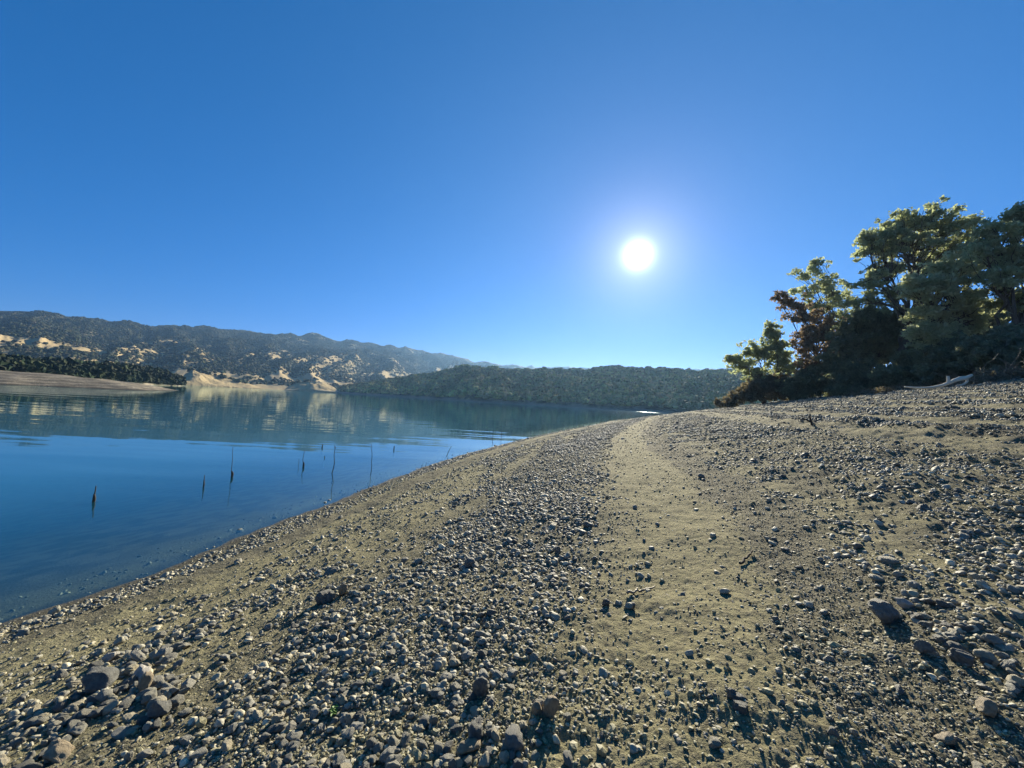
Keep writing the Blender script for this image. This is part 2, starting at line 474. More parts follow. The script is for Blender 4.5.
class Hill:
    def __init__(s, sky, foot, crest, spur=0.12, iso=0, freq=(9, 1.0), seed=0, back=0.35, shape=1.0, nt_=520, nr_=150, cover=None, bare=0.0, cut=3.0):
        s.az, s.te = interp_px(sky)
        fa = np.array([[azel(px, 400)[0], r] for px, r in foot]); ca = np.array([[azel(px, 400)[0], r] for px, r in crest])
        s.iso = iso
        s.fa, s.ca, s.spur, s.freq, s.seed, s.back, s.shape, s.cov, s.bareh, s.cut = fa, ca, spur, freq, seed, back, shape, cover, bare, cut
        s.th = np.linspace(s.az[0], s.az[-1], nt_); s.u = np.linspace(-0.12, 2.0, nr_)
    def h(s, T, u):
        r0 = np.interp(T, s.fa[:, 0], s.fa[:, 1]); r1 = np.interp(T, s.ca[:, 0], s.ca[:, 1])
        r = r0 + (r1 - r0) * u
        te = np.interp(T, s.az, s.te)
        x, y = r * np.sin(T), r * np.cos(T)
        zc = CAM_H + te * r1
        uu = np.clip(u, 0, 1)
        S_ = uu ** s.shape
        prof = np.where(u <= 1, S_, 1 - s.back * (u - 1) ** 2)
        k = s.freq[0]
        wx = T * k * 3 + 0.5 * noise(x * .002, y * .002, s.seed + 50); wy = r / (r1 - r0 + 1) * s.freq[1] * 2
        rg = (ridged(x * s.iso, y * s.iso, 4, s.seed) if s.iso else ridged(wx, wy, 3, s.seed)) - .62
        det = fbm(x * .012, y * .012, 4, s.seed + 7)
        env = np.clip(uu * (1.15 - uu) * 4, 0, 1)
        z = zc * prof + zc * (s.spur * rg * 2.0 * env + .028 * det * np.clip(uu * 4, 0, 1))
        # steep little shore cut then the lake bed
        z = z + s.cut * sstep(0, .03, u) * (u > 0)
        z = np.where(u < 0, u * 60, z)
        return x, y, z, r
    def build(s, name, label, mat):
        T, U = np.meshgrid(s.th, s.u)
        x, y, z, r = s.h(T, U)
        nr, ntt = T.shape
        i = np.arange(nr - 1)[:, None] * ntt; j = np.arange(ntt - 1)[None]
        a = (i + j).ravel()
        F = np.stack([a, a + 1, a + ntt + 1, a + ntt], 1)[:, ::-1]
        cov = s.cov(x, y, U, z).ravel() if s.cov else np.ones(x.size)
        bare = (1 - sstep(s.bareh * .7, s.bareh, z + .8 * noise(x * .05, y * .05, 3))).ravel() if s.bareh else np.zeros(x.size)
        o = link(name, mesh_np(name, np.stack([x.ravel(), y.ravel(), z.ravel()], 1), F, True, {'cover': cov, 'bare': bare}), mat)
        tag(o, label, kind='structure')
        return o
    def scatter(s, n, u0, u1, thresh, r, umin_pow=.5):
        T = r.uniform(s.az[0], s.az[-1], n)
        U = u0 + (u1 - u0) * r.uniform(0, 1, n) ** umin_pow
        x, y, z, rad = s.h(T, U)
        c = s.cov(x, y, U, z) if s.cov else np.ones(n)
        k = (c + r.uniform(-.38, .38, n) > thresh) & (z > (s.bareh or 2.5))
        return np.stack([x, y, z], 1)[k], rad[k]

def greens(n, r, lo=(0.020, 0.030, 0.014), hi=(0.085, 0.095, 0.04)):
    t = r.beta(1.6, 2.2, n)[:, None]
    c = np.array(lo) + (np.array(hi) - np.array(lo)) * t
    return c * r.uniform(.85, 1.15, (n, 3))

# far mountains on the left
def cov_m(x, y, u, z):
    c = .45 + .50 * fbm(x * .0080, y * .0080, 4, 61) + .36 * sstep(.30, .65, u)
    return c - .55 * np.exp(-((u - .04) / .05) ** 2) * sstep(-.1, .3, noise(x * .006, y * .006, 77))
hr = np.random.default_rng(3)
mount = Hill([(-260, 318), (-120, 312), (0, 311), (20, 311.5), (40, 312), (75, 318), (110, 322), (130, 322), (150, 327), (175, 325.5), (200, 327), (225, 330), (250, 332.5), (275, 333), (300, 335.5), (318, 335), (340, 341), (360, 342), (400, 346.5), (440, 354), (470, 360), (500, 364), (530, 368.5), (580, 375), (640, 385)],
             [(-300, 650), (0, 720), (180, 780), (345, 830), (500, 1300), (640, 1500)], [(-300, 2000), (200, 2300), (400, 2700), (640, 3000)],
             spur=.085, freq=(3.4, .8), seed=12, shape=1.05, cover=cov_m, nt_=900, nr_=220, cut=1.5, back=.2)
mount.build('far_mountain', 'long dry mountain ridge with oak scrub and tan grass openings beyond the lake', m_dry)
P, rad = mount.scatter(110000, .012, .97, .50, hr, .9)
W = hr.uniform(3.5, 7.0, len(P)); H = W * hr.uniform(.6, .95, len(P))
o = blob_trees('mountain_woodland', P - np.array([0, 0, .5]), H, W, greens(len(P), hr, (0.024, 0.029, 0.014), (0.075, 0.075, 0.033)), 0, 4)
tag(o, 'scattered oak woodland covering the far mountain slopes', kind='stuff')

# grassy bluffs at the far shore
def cov_b(x, y, u, z):
    return .02 + .42 * fbm(x * .016, y * .016, 3, 88) + .15 * sstep(.7, 1.1, u)
for sky, ft, cr, sd, nm in (
    ([(170, 387), (178, 381), (186, 374), (193, 370.5), (200, 371.5), (212, 375), (226, 379), (240, 382.5), (252, 385), (262, 388)], [(172, 640), (262, 700)], [(172, 700), (262, 740)], 31,
     'golden eroded grass bluff on the far shore behind the gravel spit'),
    ([(284, 390), (290, 385), (300, 381.5), (311, 380.3), (322, 382.5), (333, 387), (343, 392.5)], [(284, 690), (343, 700)], [(284, 740), (343, 745)], 36,
     'small golden grass knoll on the far shore below the mountains')):
    b = Hill(sky, ft, cr, spur=.26, iso=.016, freq=(14, 2.2), seed=sd, cover=cov_b, nt_=160, nr_=60, shape=.7, cut=.6, back=.6)
    b.build('grass_bluff', nm, m_dry)
    P, rad = b.scatter(60, .3, 1.3, .30, hr)
    if len(P):
        W = hr.uniform(4, 8, len(P))
        tag(blob_trees('bluff_brush', P, W * .7, W, greens(len(P), hr), 1, 5), 'dark brush dotted over the far golden bluff', kind='stuff')

# dark wooded headland at the left
head = Hill([(-120, 366), (-40, 367), (0, 369), (25, 372), (50, 371), (90, 372), (130, 374), (155, 377), (170, 381), (181, 384.5)],
            [(-120, 190), (0, 230), (120, 290), (181, 400)], [(-120, 260), (0, 310), (120, 370), (181, 450)],
            spur=.08, freq=(8, .5), seed=44, cover=lambda x, y, u, z: .95 + 0 * x, nt_=200, nr_=60, bare=1.0, cut=.8)
head.build('wooded_headland', 'low dark wooded headland behind the gravel spit at the left', m_dry)
P, rad = head.scatter(3400, .10, 1.3, .5, hr, .8)
W = hr.uniform(3.5, 7.5, len(P)); H = W * hr.uniform(.55, 1.0, len(P))
tag(blob_trees('headland_woodland', P - np.array([0, 0, .6]), H, W, greens(len(P), hr, (0.014, 0.022, 0.012), (0.045, 0.058, 0.028)), 2, 6), 'dense dark oaks massed on the low headland', kind='stuff')

# nearer wooded hill across the water, centre and right
def cov_h(x, y, u, z):
    return .66 + .50 * fbm(x * .012, y * .012, 4, 91)
hill = Hill([(336, 392.5), (345, 388), (362, 385), (380, 381.5), (400, 379), (420, 376.5), (440, 373), (455, 369), (465, 367.5), (480, 369.5), (500, 369), (520, 371), (545, 371.5), (570, 372), (590, 370.5), (625, 370), (660, 371.5), (700, 372), (745, 373), (800, 374), (860, 378), (950, 384)],
            [(336, 700), (380, 560), (480, 370), (600, 315), (720, 300), (950, 330)], [(336, 760), (400, 700), (480, 620), (700, 560), (950, 600)],
            spur=.12, freq=(5, .5), seed=23, cover=cov_h, nt_=700, nr_=140, bare=2.6, cut=1.6, shape=.85, back=.3)
hill.build('wooded_hill', 'rounded oak covered hill across the water with a bare drawdown band at its foot', m_dry)
P, rad = hill.scatter(30000, .02, 1.15, .42, hr, .85)
W = hr.uniform(2.2, 5.5, len(P)) * (1 + .25 * noise(P[:, 0] * .02, P[:, 1] * .02, 66)); H = W * hr.uniform(.6, .95, len(P))
tag(blob_trees('hill_woodland', P - np.array([0, 0, .4]), H, W, greens(len(P), hr, (0.075, 0.08, 0.032), (0.38, 0.36, 0.14)) * (1 + .45 * noise(P[:, 0] * .014, P[:, 1] * .014, 67))[:, None], 1, 8), 'dense oak woodland covering the hill across the water', kind='stuff')

# palest ridge of all
ridge = Hill([(470, 372), (500, 366), (515, 365), (530, 366.5), (545, 368.5), (560, 366), (575, 368), (590, 369.5), (640, 370), (660, 369.5), (690, 370.5), (760, 368), (860, 372)],
             [(470, 2500), (860, 2500)], [(470, 3250), (860, 3250)], spur=.10, freq=(7, .6), seed=71, cover=lambda x, y, u, z: .8 + .3 * fbm(x * .003, y * .003, 3, 5), nt_=300, nr_=60, shape=1.0)
ridge.build('distant_ridge', 'pale distant ridge showing above the wooded hill', m_dry)

# ------------------------------------------------------------------ gravel spit at the left
fw = [at_z(*p, 0)[:2] for p in ((-60, 381.5), (0, 384.5), (40, 386), (80, 387.8), (120, 389.6), (150, 390.8), (166, 390.8))]
poly = np.array([(-330, 60), (-190, 62)] + [tuple(q) for q in fw] + [(fw[-1][0] - 8, fw[-1][1] + 14), (-150, 165), (-200, 190), (-330, 230)])
def poly_d(x, y):
    best = np.full(x.shape, 1e18); inside = np.zeros(x.shape, bool)
    n = len(poly)
    for i in range(n):
        a, b = poly[i], poly[(i + 1) % n]; e = b - a
        t = np.clip(((x - a[0]) * e[0] + (y - a[1]) * e[1]) / (e @ e), 0, 1)
        best = np.minimum(best, (a[0] + t * e[0] - x) ** 2 + (a[1] + t * e[1] - y) ** 2)
        c = ((a[1] > y) != (b[1] > y)) & (x < (b[0] - a[0]) * (y - a[1]) / (b[1] - a[1] + 1e-12) + a[0])
        inside ^= c
    return np.sqrt(best) * np.where(inside, 1, -1)
gx, gy = np.meshgrid(np.linspace(-320, -90, 240), np.linspace(62, 230, 200))
pd = poly_d(gx.ravel(), gy.ravel())
xs, ys = gx.ravel(), gy.ravel()
z = np.where(pd > 0, 3.9 * (1 - np.exp(-pd / 19)), pd * .15)
z = z + sstep(.3, 2, pd) * (.10 * np.sin(z * 9) + .12 * fbm(xs * .15, ys * .15, 3, 8))
nx = gx.shape[1]
i = np.arange(gx.shape[0] - 1)[:, None] * nx; j = np.arange(nx - 1)[None]
a = (i + j).ravel()
m_spit, nt, nd, lk = new_mat('spit_gravel')
pos = geo_pos(nt)
mp = N(nt, 'ShaderNodeMapping'); mp.inputs['Scale'].default_value = (.25, .25, 3.5); lk.new(pos, mp.inputs['Vector'])
st = noise_n(nt, mp.outputs[0], 1.0, 4); f2 = noise_n(nt, pos, 1.6, 5, .7)
col = mixrgb(nt, maprange(nt, st, .35, .65), (0.13, 0.11, 0.08), (0.34, 0.29, 0.205))
col = mixrgb(nt, maprange(nt, f2, .4, .65), mixrgb(nt, .45, col, (0.07, 0.065, 0.055)), col)
sx_ = N(nt, 'ShaderNodeSeparateXYZ'); lk.new(pos, sx_.inputs[0])
col = mixrgb(nt, maprange(nt, sx_.outputs['Z'], .10, .28, .75, 0), col, (0.03, 0.03, 0.025))
finish(nt, col, .95, f2, .8, .3, .15)
spit = link('gravel_spit', mesh_np('gravel_spit', np.stack([xs, ys, z], 1), np.stack([a, a + 1, a + nx + 1, a + nx], 1), True), m_spit)
tag(spit, 'low bare gravel spit reaching into the lake at the left', kind='structure')
# far sand bar catching the light across the narrow bay
#__BAR__

# ------------------------------------------------------------------ stones
m_stone, nt, nd, lk = new_mat('lakeshore_stone')
oc = N(nt, 'ShaderNodeTexCoord').outputs['Object']
oi = N(nt, 'ShaderNodeObjectInfo')
rnd = oi.outputs['Random']
base = N(nt, 'ShaderNodeValToRGB')
lk.new(rnd, base.inputs[0])
cr = base.color_ramp; cr.interpolation = 'LINEAR'
cr.elements[0].color = (0.11, 0.105, 0.082, 1); cr.elements[1].color = (0.50, 0.43, 0.28, 1)
for p, c in ((.25, (0.19, 0.18, 0.14)), (.5, (0.28, 0.255, 0.175)), (.7, (0.34, 0.32, 0.25)), (.85, (0.43, 0.365, 0.225))):
    e = cr.elements.new(p); e.color = (*c, 1)
nn = noise_n(nt, oc, 3.5, 5, .6); n3 = noise_n(nt, oc, 14, 4, .7)
col = mixrgb(nt, maprange(nt, nn, .35, .7), mixrgb(nt, .35, base.outputs[0], (0.05, 0.05, 0.045)), base.outputs[0])
col = mixrgb(nt, math_(nt, 'MULTIPLY', maprange(nt, n3, .55, .75), .35), col, (0.42, 0.38, 0.28))
finish(nt, col, .66, n3, .6, .05, .4)

m_gravel, nt, nd, lk = new_mat('loose_gravel')
tc = attr(nt, 'tint').outputs['Color']
pos = geo_pos(nt)
nn = noise_n(nt, pos, 45, 3, .6)
finish(nt, mixrgb(nt, maprange(nt, nn, .35, .7), mixrgb(nt, .35, tc, (0.05, 0.05, 0.045)), tc), .66, nn, .4, .012, .36)

def stone_variants(sub, n, seed, rough=.24, cuts=12):
    V0, F0 = icosphere(sub); r = np.random.default_rng(seed); out = []
    for _ in range(n):
        v = V0.copy()
        for _c in range(cuts):                       # flatten facets: worn, slightly angular cobbles
            nrm = r.normal(size=3); nrm /= np.linalg.norm(nrm); h = r.uniform(.55, .92)
            dd = v @ nrm; m = dd > h
            v[m] -= np.outer((dd[m] - h) * .85, nrm)
        f = np.zeros(len(v))
        for _k in range(4):
            q = r.normal(size=3); f += np.sin(v @ q * 2.2 + r.uniform(0, 6)) / 4
        for _k in range(5):
            q = r.normal(size=3) * 3; f += np.sin(v @ q * 2.2 + r.uniform(0, 6)) * .10
        v = v * (1 + rough * f[:, None])
        out.append(v)
    return np.array(out), F0

def density(d, x, y):
    """cobble cover by distance from the water: bands laid down by the falling lake"""
    w0 = band_w(d, x, y) + .10 * noise(x * .5, y * .5, 60)
    w = band_w(d, x, y) + .28 * noise(x * .5, y * .5, 51) + .22 * noise(x * 1.6, y * 1.6, 52) + .12 * noise(x * 4, y * 4, 58)
    dn = d + .10 * noise(x * 1.2, y * 1.2, 55)
    b = lambda a, c, e, f, q=w: sstep(a, c, q) * (1 - sstep(e, f, q))
    streak = noise(w * 1.7, np.hypot(x, y) * .28, 56)
    patch = fbm(x * .9, y * .9, 3, 54)
    v = 1.0 * b(.20, .34, .70, 1.0, dn) + .05 * b(-1.4, -.9, .0, .1, dn) + .65 * b(.95, 1.15, 3.2, 3.9) * sstep(-.15, .4, streak) + .06 * b(.7, .9, 2.8, 3.2) \
        + (.45 + .55 * sstep(-.5, .2, patch)) * b(3.1, 4.0, 5.0, 5.85) + .022 * b(5.4, 5.9, 6.8, 7.0) + .05 * b(6.8, 7.0, 7.5, 7.8) \
        + .62 * b(7.3, 7.6, 8.2, 8.6) * sstep(-.3, .3, patch) + .85 * b(8.0, 8.6, 10.6, 11.2) * (.28 + .72 * sstep(-.35, .25, patch)) \
        + .85 * sstep(11.4, 11.9, w0) * sstep(-.35, .5, terrace(w0) + .8 * noise(x * 2.2, y * 2.2, 59))
    return np.clip(v, 0, 1)

def scatter_polar(n, r0, r1, half, r):
    # area-uniform in log r: keeps the apparent density even
    rad = np.exp(r.uniform(math.log(r0), math.log(r1), n)); t = r.uniform(-half, half, n)
    return rad * np.sin(t), rad * np.cos(t), rad

sr = np.random.default_rng(19)
def tints(n, r):
    t = r.uniform(0, 1, n)
    pal = np.array([(.08, .075, .058), (.15, .14, .105), (.23, .21, .14), (.28, .265, .20), (.37, .315, .19), (.52, .46, .31)])
    xk = np.array([0, .25, .5, .72, .88, 1.0])
    c = np.stack([np.interp(t, xk, pal[:, i]) for i in range(3)], 1)
    return c * r.uniform(1.05, 1.6, (n, 1))

# cobbles
n = 290000
x, y, rad = scatter_polar(n, 1.0, 95, R(73), sr)
d = shore_d(x, y)
dens = density(d, x, y)
keep = (d > -1.3) & (d < 48)
# true count per area: probability = dens * target(per m2) / sample density
samp = n / (2 * R(73) * math.log(95 / 1.0)) / rad ** 2            # samples per m2 at this radius
size = np.exp(sr.normal(math.log(.034), .40, n))
size *= np.where(d < 1.0, .95, 1.0) * np.where(d > 8, .85, 1.0)
size = np.clip(size * np.where(rad > 18, 1 + (rad - 18) * .014, 1), .014, np.where(rad < 4, .062, .15))
target = 560 * dens * np.where(rad > 25, (25 / rad) ** .6, 1)
keep &= sr.uniform(0, 1, n) < target / samp
x, y, rad, d, size = x[keep], y[keep], rad[keep], d[keep], size[keep]
n2 = 260000
x2, y2, rad2 = scatter_polar(n2, 13, 80, R(66), sr)
d2 = shore_d(x2, y2); dn2 = density(d2, x2, y2)
k2 = (d2 > .08) & (d2 < 34) & (sr.uniform(0, 1, n2) < dn2 * np.clip(rad2 / 20, .35, 1))
s2 = np.exp(sr.normal(math.log(.05), .35, n2)) * (1 + (rad2 - 13) * .016)
x, y, rad, d, size = [np.concatenate([p_, q_[k2]]) for p_, q_ in ((x, x2), (y, y2), (rad, rad2), (d, d2), (size, s2))]
# heap of larger stones at the lower left
hx = []
for c in ((40, 745, 26, .075), (85, 715, 30, .08), (135, 700, 34, .085), (150, 660, 22, .085), (190, 690, 16, .06), (20, 700, 10, .06), (110, 660, 12, .06), (330, 598, 9, .06), (60, 660, 10, .06)):
    g = at_ground(c[0], c[1])
    for _ in range(c[2]):
        q = g[:2] + sr.normal(0, .20, 2)
        hx.append((q[0], q[1], c[3] * sr.uniform(.45, 1.1)))
for _ in range(130):                                    # larger cobbles within the central band
    px_, py_ = sr.uniform(240, 575), 768 - 250 * sr.uniform(0, 1) ** 1.5
    g = at_ground(px_, py_)
    if g is not None: hx.append((g[0], g[1], sr.uniform(.036, .056)))
for _ in range(75):                                    # and across the rougher ground at the right
    px_, py_ = sr.uniform(790, 1040), 760 - 280 * sr.uniform(0, 1)
    g = at_ground(px_, py_)
    if g is not None and density(shore_d(g[:1], g[1:2]), g[:1], g[1:2])[0] > .2: hx.append((g[0], g[1], sr.uniform(.04, .075)))
hx = np.array(hx)
x = np.concatenate([x, hx[:, 0]]); y = np.concatenate([y, hx[:, 1]]); size = np.concatenate([size, hx[:, 2]])
rad = np.hypot(x, y); d = shore_d(x, y)
gz = beach_z(x, y, d)
px, py, dep = project(np.stack([x, y, gz], 1))
app = size / dep * ((px > -5) & (px < 1029) & (py < 775) & (py > 380))
order = np.argsort(-app)
N_IND = 262
ind, rest_i = order[:N_IND], order[N_IND:]
print('cobbles', len(x), 'smallest individual px', app[order[N_IND - 1]] * F_PX)

def rot_mats(n, r, tilt=.35):
    yaw = r.uniform(0, 6.283, n); p = r.normal(0, tilt, n); q = r.normal(0, tilt, n)
    cy, sy, cp, sp_, cq, sq = np.cos(yaw), np.sin(yaw), np.cos(p), np.sin(p), np.cos(q), np.sin(q)
    Rz = np.zeros((n, 3, 3)); Rz[:, 0, 0] = cy; Rz[:, 0, 1] = -sy; Rz[:, 1, 0] = sy; Rz[:, 1, 1] = cy; Rz[:, 2, 2] = 1
    Rx = np.zeros((n, 3, 3)); Rx[:, 0, 0] = 1; Rx[:, 1, 1] = cp; Rx[:, 1, 2] = -sp_; Rx[:, 2, 1] = sp_; Rx[:, 2, 2] = cp
    Ry = np.zeros((n, 3, 3)); Ry[:, 1, 1] = 1; Ry[:, 0, 0] = cq; Ry[:, 0, 2] = sq; Ry[:, 2, 0] = -sq; Ry[:, 2, 2] = cq
    return Rz @ Rx @ Ry

def merged_stones(name, x, y, z, size, sub, seed, mat, smooth, sink=.32, clod=0.0):
    r = np.random.default_rng(seed); n = len(x)
    vs, F0 = stone_variants(sub, 8, seed)
    sc = np.stack([r.uniform(.85, 1.3, n), r.uniform(.65, 1.0, n), r.uniform(.42, .75, n)], 1) * (size / 1.0)[:, None] * .5 * 1.15
    M = rot_mats(n, r) * sc[:, None, :]
    V = np.einsum('nij,nvj->nvi', M, vs[r.integers(0, 8, n)])
    V += np.stack([x, y, z + sc[:, 2] * (1 - 2 * sink)], 1)[:, None]
    F = (F0[None] + (np.arange(n) * vs.shape[1])[:, None, None]).reshape(-1, 3)
    tt = tints(n, r)
    cl = r.uniform(0, 1, n) < clod                       # clods of dried sand among the gravel
    tt[cl] = np.array([.33, .295, .15]) * r.uniform(.6, 1.15, (cl.sum(), 1))
    return link(name, mesh_np(name, V.reshape(-1, 3), F, smooth, cols={'tint': np.repeat(tt, vs.shape[1], 0)}), mat)

near = rest_i[rad[rest_i] < 8]; farr = rest_i[rad[rest_i] >= 8]
o = merged_stones('pebbles', x[near], y[near], gz[near], size[near], 2, 101, m_gravel, True)
tag(o, 'loose grey and tan pebbles strewn in bands over the near shore', kind='stuff')
o = merged_stones('far_pebbles', x[farr], y[farr], gz[farr], size[farr], 1, 102, m_gravel, True)
tag(o, 'loose pebbles on the farther reaches of the shore', kind='stuff')

# fine gravel close to the camera
n = 420000
gx_, gy_, gr = scatter_polar(n, 1.0, 17, R(72), sr)
gd = shore_d(gx_, gy_)
w = band_w(gd, gx_, gy_) + .25 * noise(gx_ * .6, gy_ * .6, 71)
dark = sstep(6.8, 7.0, w) * (1 - sstep(7.5, 7.9, w))
pr = np.clip(.05 + .09 * sstep(6.9, 7.2, w) + .09 * (1 - sstep(5.4, 6.0, w)) + .65 * dark + .45 * density(gd, gx_, gy_) + .4 * sstep(.1, .7, fbm(gx_ * 1.1, gy_ * 1.1, 3, 73)), 0, 1)
w = w + .22 * noise(gx_ * 2.6, gy_ * 2.6, 74)
pr = pr * np.where(w > 7.6, .30 + .70 * sstep(-.25, .35, fbm(gx_ * 1.3, gy_ * 1.3, 3, 75)), 1)
strip = sstep(5.8, 6.15, w) * (1 - sstep(6.75, 6.95, w))
pr = pr * (1 - .5 * strip)
k = (gd > .05) & (sr.uniform(0, 1, n) < pr * .62)
gx_, gy_, gd, gr, w = gx_[k], gy_[k], gd[k], gr[k], w[k]
gs = np.exp(sr.normal(math.log(.013), .35, len(gx_))) * (1 + gr * .05) * np.where((w > 6.8) & (w < 7.6), .72, 1.0)
o = merged_stones('gravel', gx_, gy_, beach_z(gx_, gy_, gd), gs, 0, 103, m_gravel, False, .34, .45)
tag(o, 'fine dark gravel sprinkled over the sand near the viewer', kind='stuff')
print('gravel', len(gx_))
n = 78000
lx, ly, lr_ = scatter_polar(n, 1.2, 40, R(72), sr)
ld = shore_d(lx, ly)
lw_ = band_w(ld, lx, ly)
k = (ld > .3) & (sr.uniform(0, 1, n) < (.06 + .4 * sstep(0, .6, fbm(lx * .8, ly * .8, 3, 78))) * (1 - .5 * sstep(5.8, 6.2, lw_) * (1 - sstep(6.7, 7, lw_))))
lx, ly, ld, lr_ = lx[k], ly[k], ld[k], lr_[k]
o = merged_stones('dirt', lx, ly, beach_z(lx, ly, ld), np.exp(sr.normal(math.log(.020), .35, len(lx))) * (1 + .05 * lr_), 0, 104, m_gravel, False, .42, .9)
tag(o, 'crumbly clods of dried sand lying over the shore', kind='stuff')

# individual stones
vs, F0 = stone_variants(3, 12, 55, .24, 14)
NP_ = 12
protos = []
for i in range(NP_):
    protos.append(mesh_np('stone', vs[i], F0, True))
    protos[-1].materials.append(m_stone)
def put_stone(name, x, y, size, label, group=None, sx=1.0, sy=.8, sz=.58, sink=.26, yaw=None, tilt=.3, proto=None, mat=None):
    me = protos[proto if proto is not None else random.randrange(NP_)]
    if mat is not None:
        me = me.copy(); me.materials.clear(); me.materials.append(mat)
    o = bpy.data.objects.new(name, me); C.objects.link(o)
    s = size * .5 * 1.15
    o.scale = (s * sx, s * sy, s * sz)
    o.rotation_euler = (random.gauss(0, tilt), random.gauss(0, tilt), random.uniform(0, 6.28) if yaw is None else yaw)
    z = beach_z(np.array([x]), np.array([y]))[0]
    o.location = (x, y, z + s * sz * (1 - 2 * sink))
    return tag(o, label, 'stone', group)
for i in ind:
    if px[i] < 235 and py[i] > 590:
        lab, grp = 'tan or grey angular stone in the low heap near the lower left corner', 'stones of the lower left heap'
    elif d[i] < 5.4:
        lab, grp = 'grey or tan worn cobble in the dense pebble band leading up from the bottom edge', 'cobbles of the central pebble band'
    elif d[i] < 7.6:
        lab, grp = 'lone cobble lying on the sandy track right of the pebble band', 'cobbles on the sandy track'
    else:
        lab, grp = 'grey cobble on the rough uneven ground right of the sandy track', 'cobbles on the rough right side'
    put_stone('stone', x[i], y[i], size[i], lab, grp, random.uniform(.9, 1.3), random.uniform(.7, 1.0), random.uniform(.45, .8))

# stones that stand out
def solid_mat(name, c1, c2):
    m, nt, nd, lk = new_mat(name)
    oc = N(nt, 'ShaderNodeTexCoord').outputs['Object']
    a = noise_n(nt, oc, 2.6, 5, .6); b = noise_n(nt, oc, 13, 4, .7)
    finish(nt, mixrgb(nt, maprange(nt, a, .3, .7), c1, c2), .62, b, .6, .06, .4)
    return m
m_tan = solid_mat('tan_stone', (0.23, 0.175, 0.10), (0.36, 0.28, 0.17))
m_dark = solid_mat('dark_slate_stone', (0.085, 0.083, 0.07), (0.17, 0.165, 0.135))
m_pale = solid_mat('pale_stone', (0.34, 0.31, 0.25), (0.50, 0.46, 0.38))
m_grey = solid_mat('grey_stone', (0.12, 0.115, 0.095), (0.21, 0.20, 0.16))
FEAT = [  # px, py(base), width px, sx, sy, sz, material, label
    (885, 622, 33, 1.0, .9, .85, m_grey, 'big rounded grey boulder sitting alone on the sand right of the track'),
    (903, 606, 17, 1.1, .8, .7, m_pale, 'pale cobble just behind the big rounded grey boulder'),
    (923, 652, 17, 1.0, .9, .9, m_grey, 'small round grey boulder below and right of the biggest boulder'),
    (988, 712, 26, 1.2, .8, .6, m_tan, 'flat tan stone with a shaded side near the lower right corner'),
    (946, 744, 22, 1.2, .7, .7, m_tan, 'oblong tan stone leaning near the bottom edge at lower right'),
    (550, 715, 23, .9, .8, 1.3, m_tan, 'blocky tan stone standing upright in the pebbles near the bottom centre'),
    (536, 714, 17, 1.0, .8, .9, m_tan, 'reddish tan stone leaning beside the upright tan block'),
    (480, 694, 22, .9, .8, 1.1, m_dark, 'dark slate stone standing on edge in the central pebbles'),
    (474, 738, 26, 1.1, .8, .9, m_dark, 'large dark slate cobble low in the central pebble band'),
    (514, 741, 28, 1.3, .8, .6, m_grey, 'long smooth grey cobble in front of the upright tan block'),
    (470, 748, 24, 1.3, .8, .55, m_tan, 'smooth flat tan cobble near the bottom edge left of centre'),
    (557, 553, 11, .9, .9, 1.0, m_grey, 'single larger grey stone at the top of the central pebble band'),
    (160, 715, 24, 1.0, .9, .9, m_dark, 'round dark stone with pale rim at the edge of the lower left heap'),
    (100, 688, 34, 1.2, .9, .8, m_dark, 'biggest dark stone crowning the lower left heap'),
    (143, 690, 20, .8, .8, 1.2, m_tan, 'upright tan stone in the middle of the lower left heap'),
    (140, 676, 22, 1.3, .8, .6, m_pale, 'pale flat stone at the top edge of the lower left heap'),
    (110, 661, 18, 1.2, .8, .7, m_pale, 'pale stone apart from the heap on the sand above it'),
    (60, 756, 30, 1.3, .8, .6, m_tan, 'broad tan slab of rock at the very bottom of the lower left heap'),
    (325, 602, 20, 1.2, .9, .8, m_dark, 'dark block of stone on the sandy slope below the water sticks'),
    (343, 594, 13, .8, .7, 1.1, m_tan, 'small upright tan stone beside the dark block on the slope'),
    (606, 606, 11, 1, .8, .9, m_dark, 'dark stone left of the lying stick on the edge of the sandy track'),
    (632, 608, 10, 1, .8, .9, m_dark, 'dark stone right under the lying stick on the sandy track'),
    (731, 697, 14, 1, .8, .8, m_dark, 'dark little stone on the open sand of the track'),
    (833, 736, 14, 1, .8, .8, m_grey, 'grey stone half sunk in sand at the bottom right of the track'),
    (898, 691, 13, 1.2, .8, .6, m_grey, 'slanted grey stone among fine gravel at lower right'),
    (963, 662, 20, 1.3, .8, .9, m_dark, 'jagged dark stone in shadow at the right'),
]
for (fx, fy, wpx, sx, sy, sz, mm, lab) in FEAT:
    g = at_ground(fx, fy)
    dist = -((g - np.array([0, 0, CAM_H])) @ CR)[2]
    put_stone('boulder' if wpx > 30 else 'stone', g[0], g[1], wpx * .74 * dist / F_PX, lab, None, sx, sy, sz, .15, None, .2, None, mm)
wm = at_ground(958, 387)

# ------------------------------------------------------------------ sticks in the water
m_bark, nt, nd, lk = new_mat('weathered_dark_wood')
oc = N(nt, 'ShaderNodeTexCoord').outputs['Object']
a = noise_n(nt, oc, 9, 4)
finish(nt, mixrgb(nt, a, (0.028, 0.024, 0.018), (0.075, 0.062, 0.045)), .85, a, .5, .01, .2)
m_twig = solid_mat('dry_grey_twig', (0.16, 0.13, 0.09), (0.30, 0.25, 0.17))
m_drift = solid_mat('bleached_driftwood', (0.66, 0.58, 0.42), (0.82, 0.74, 0.56))

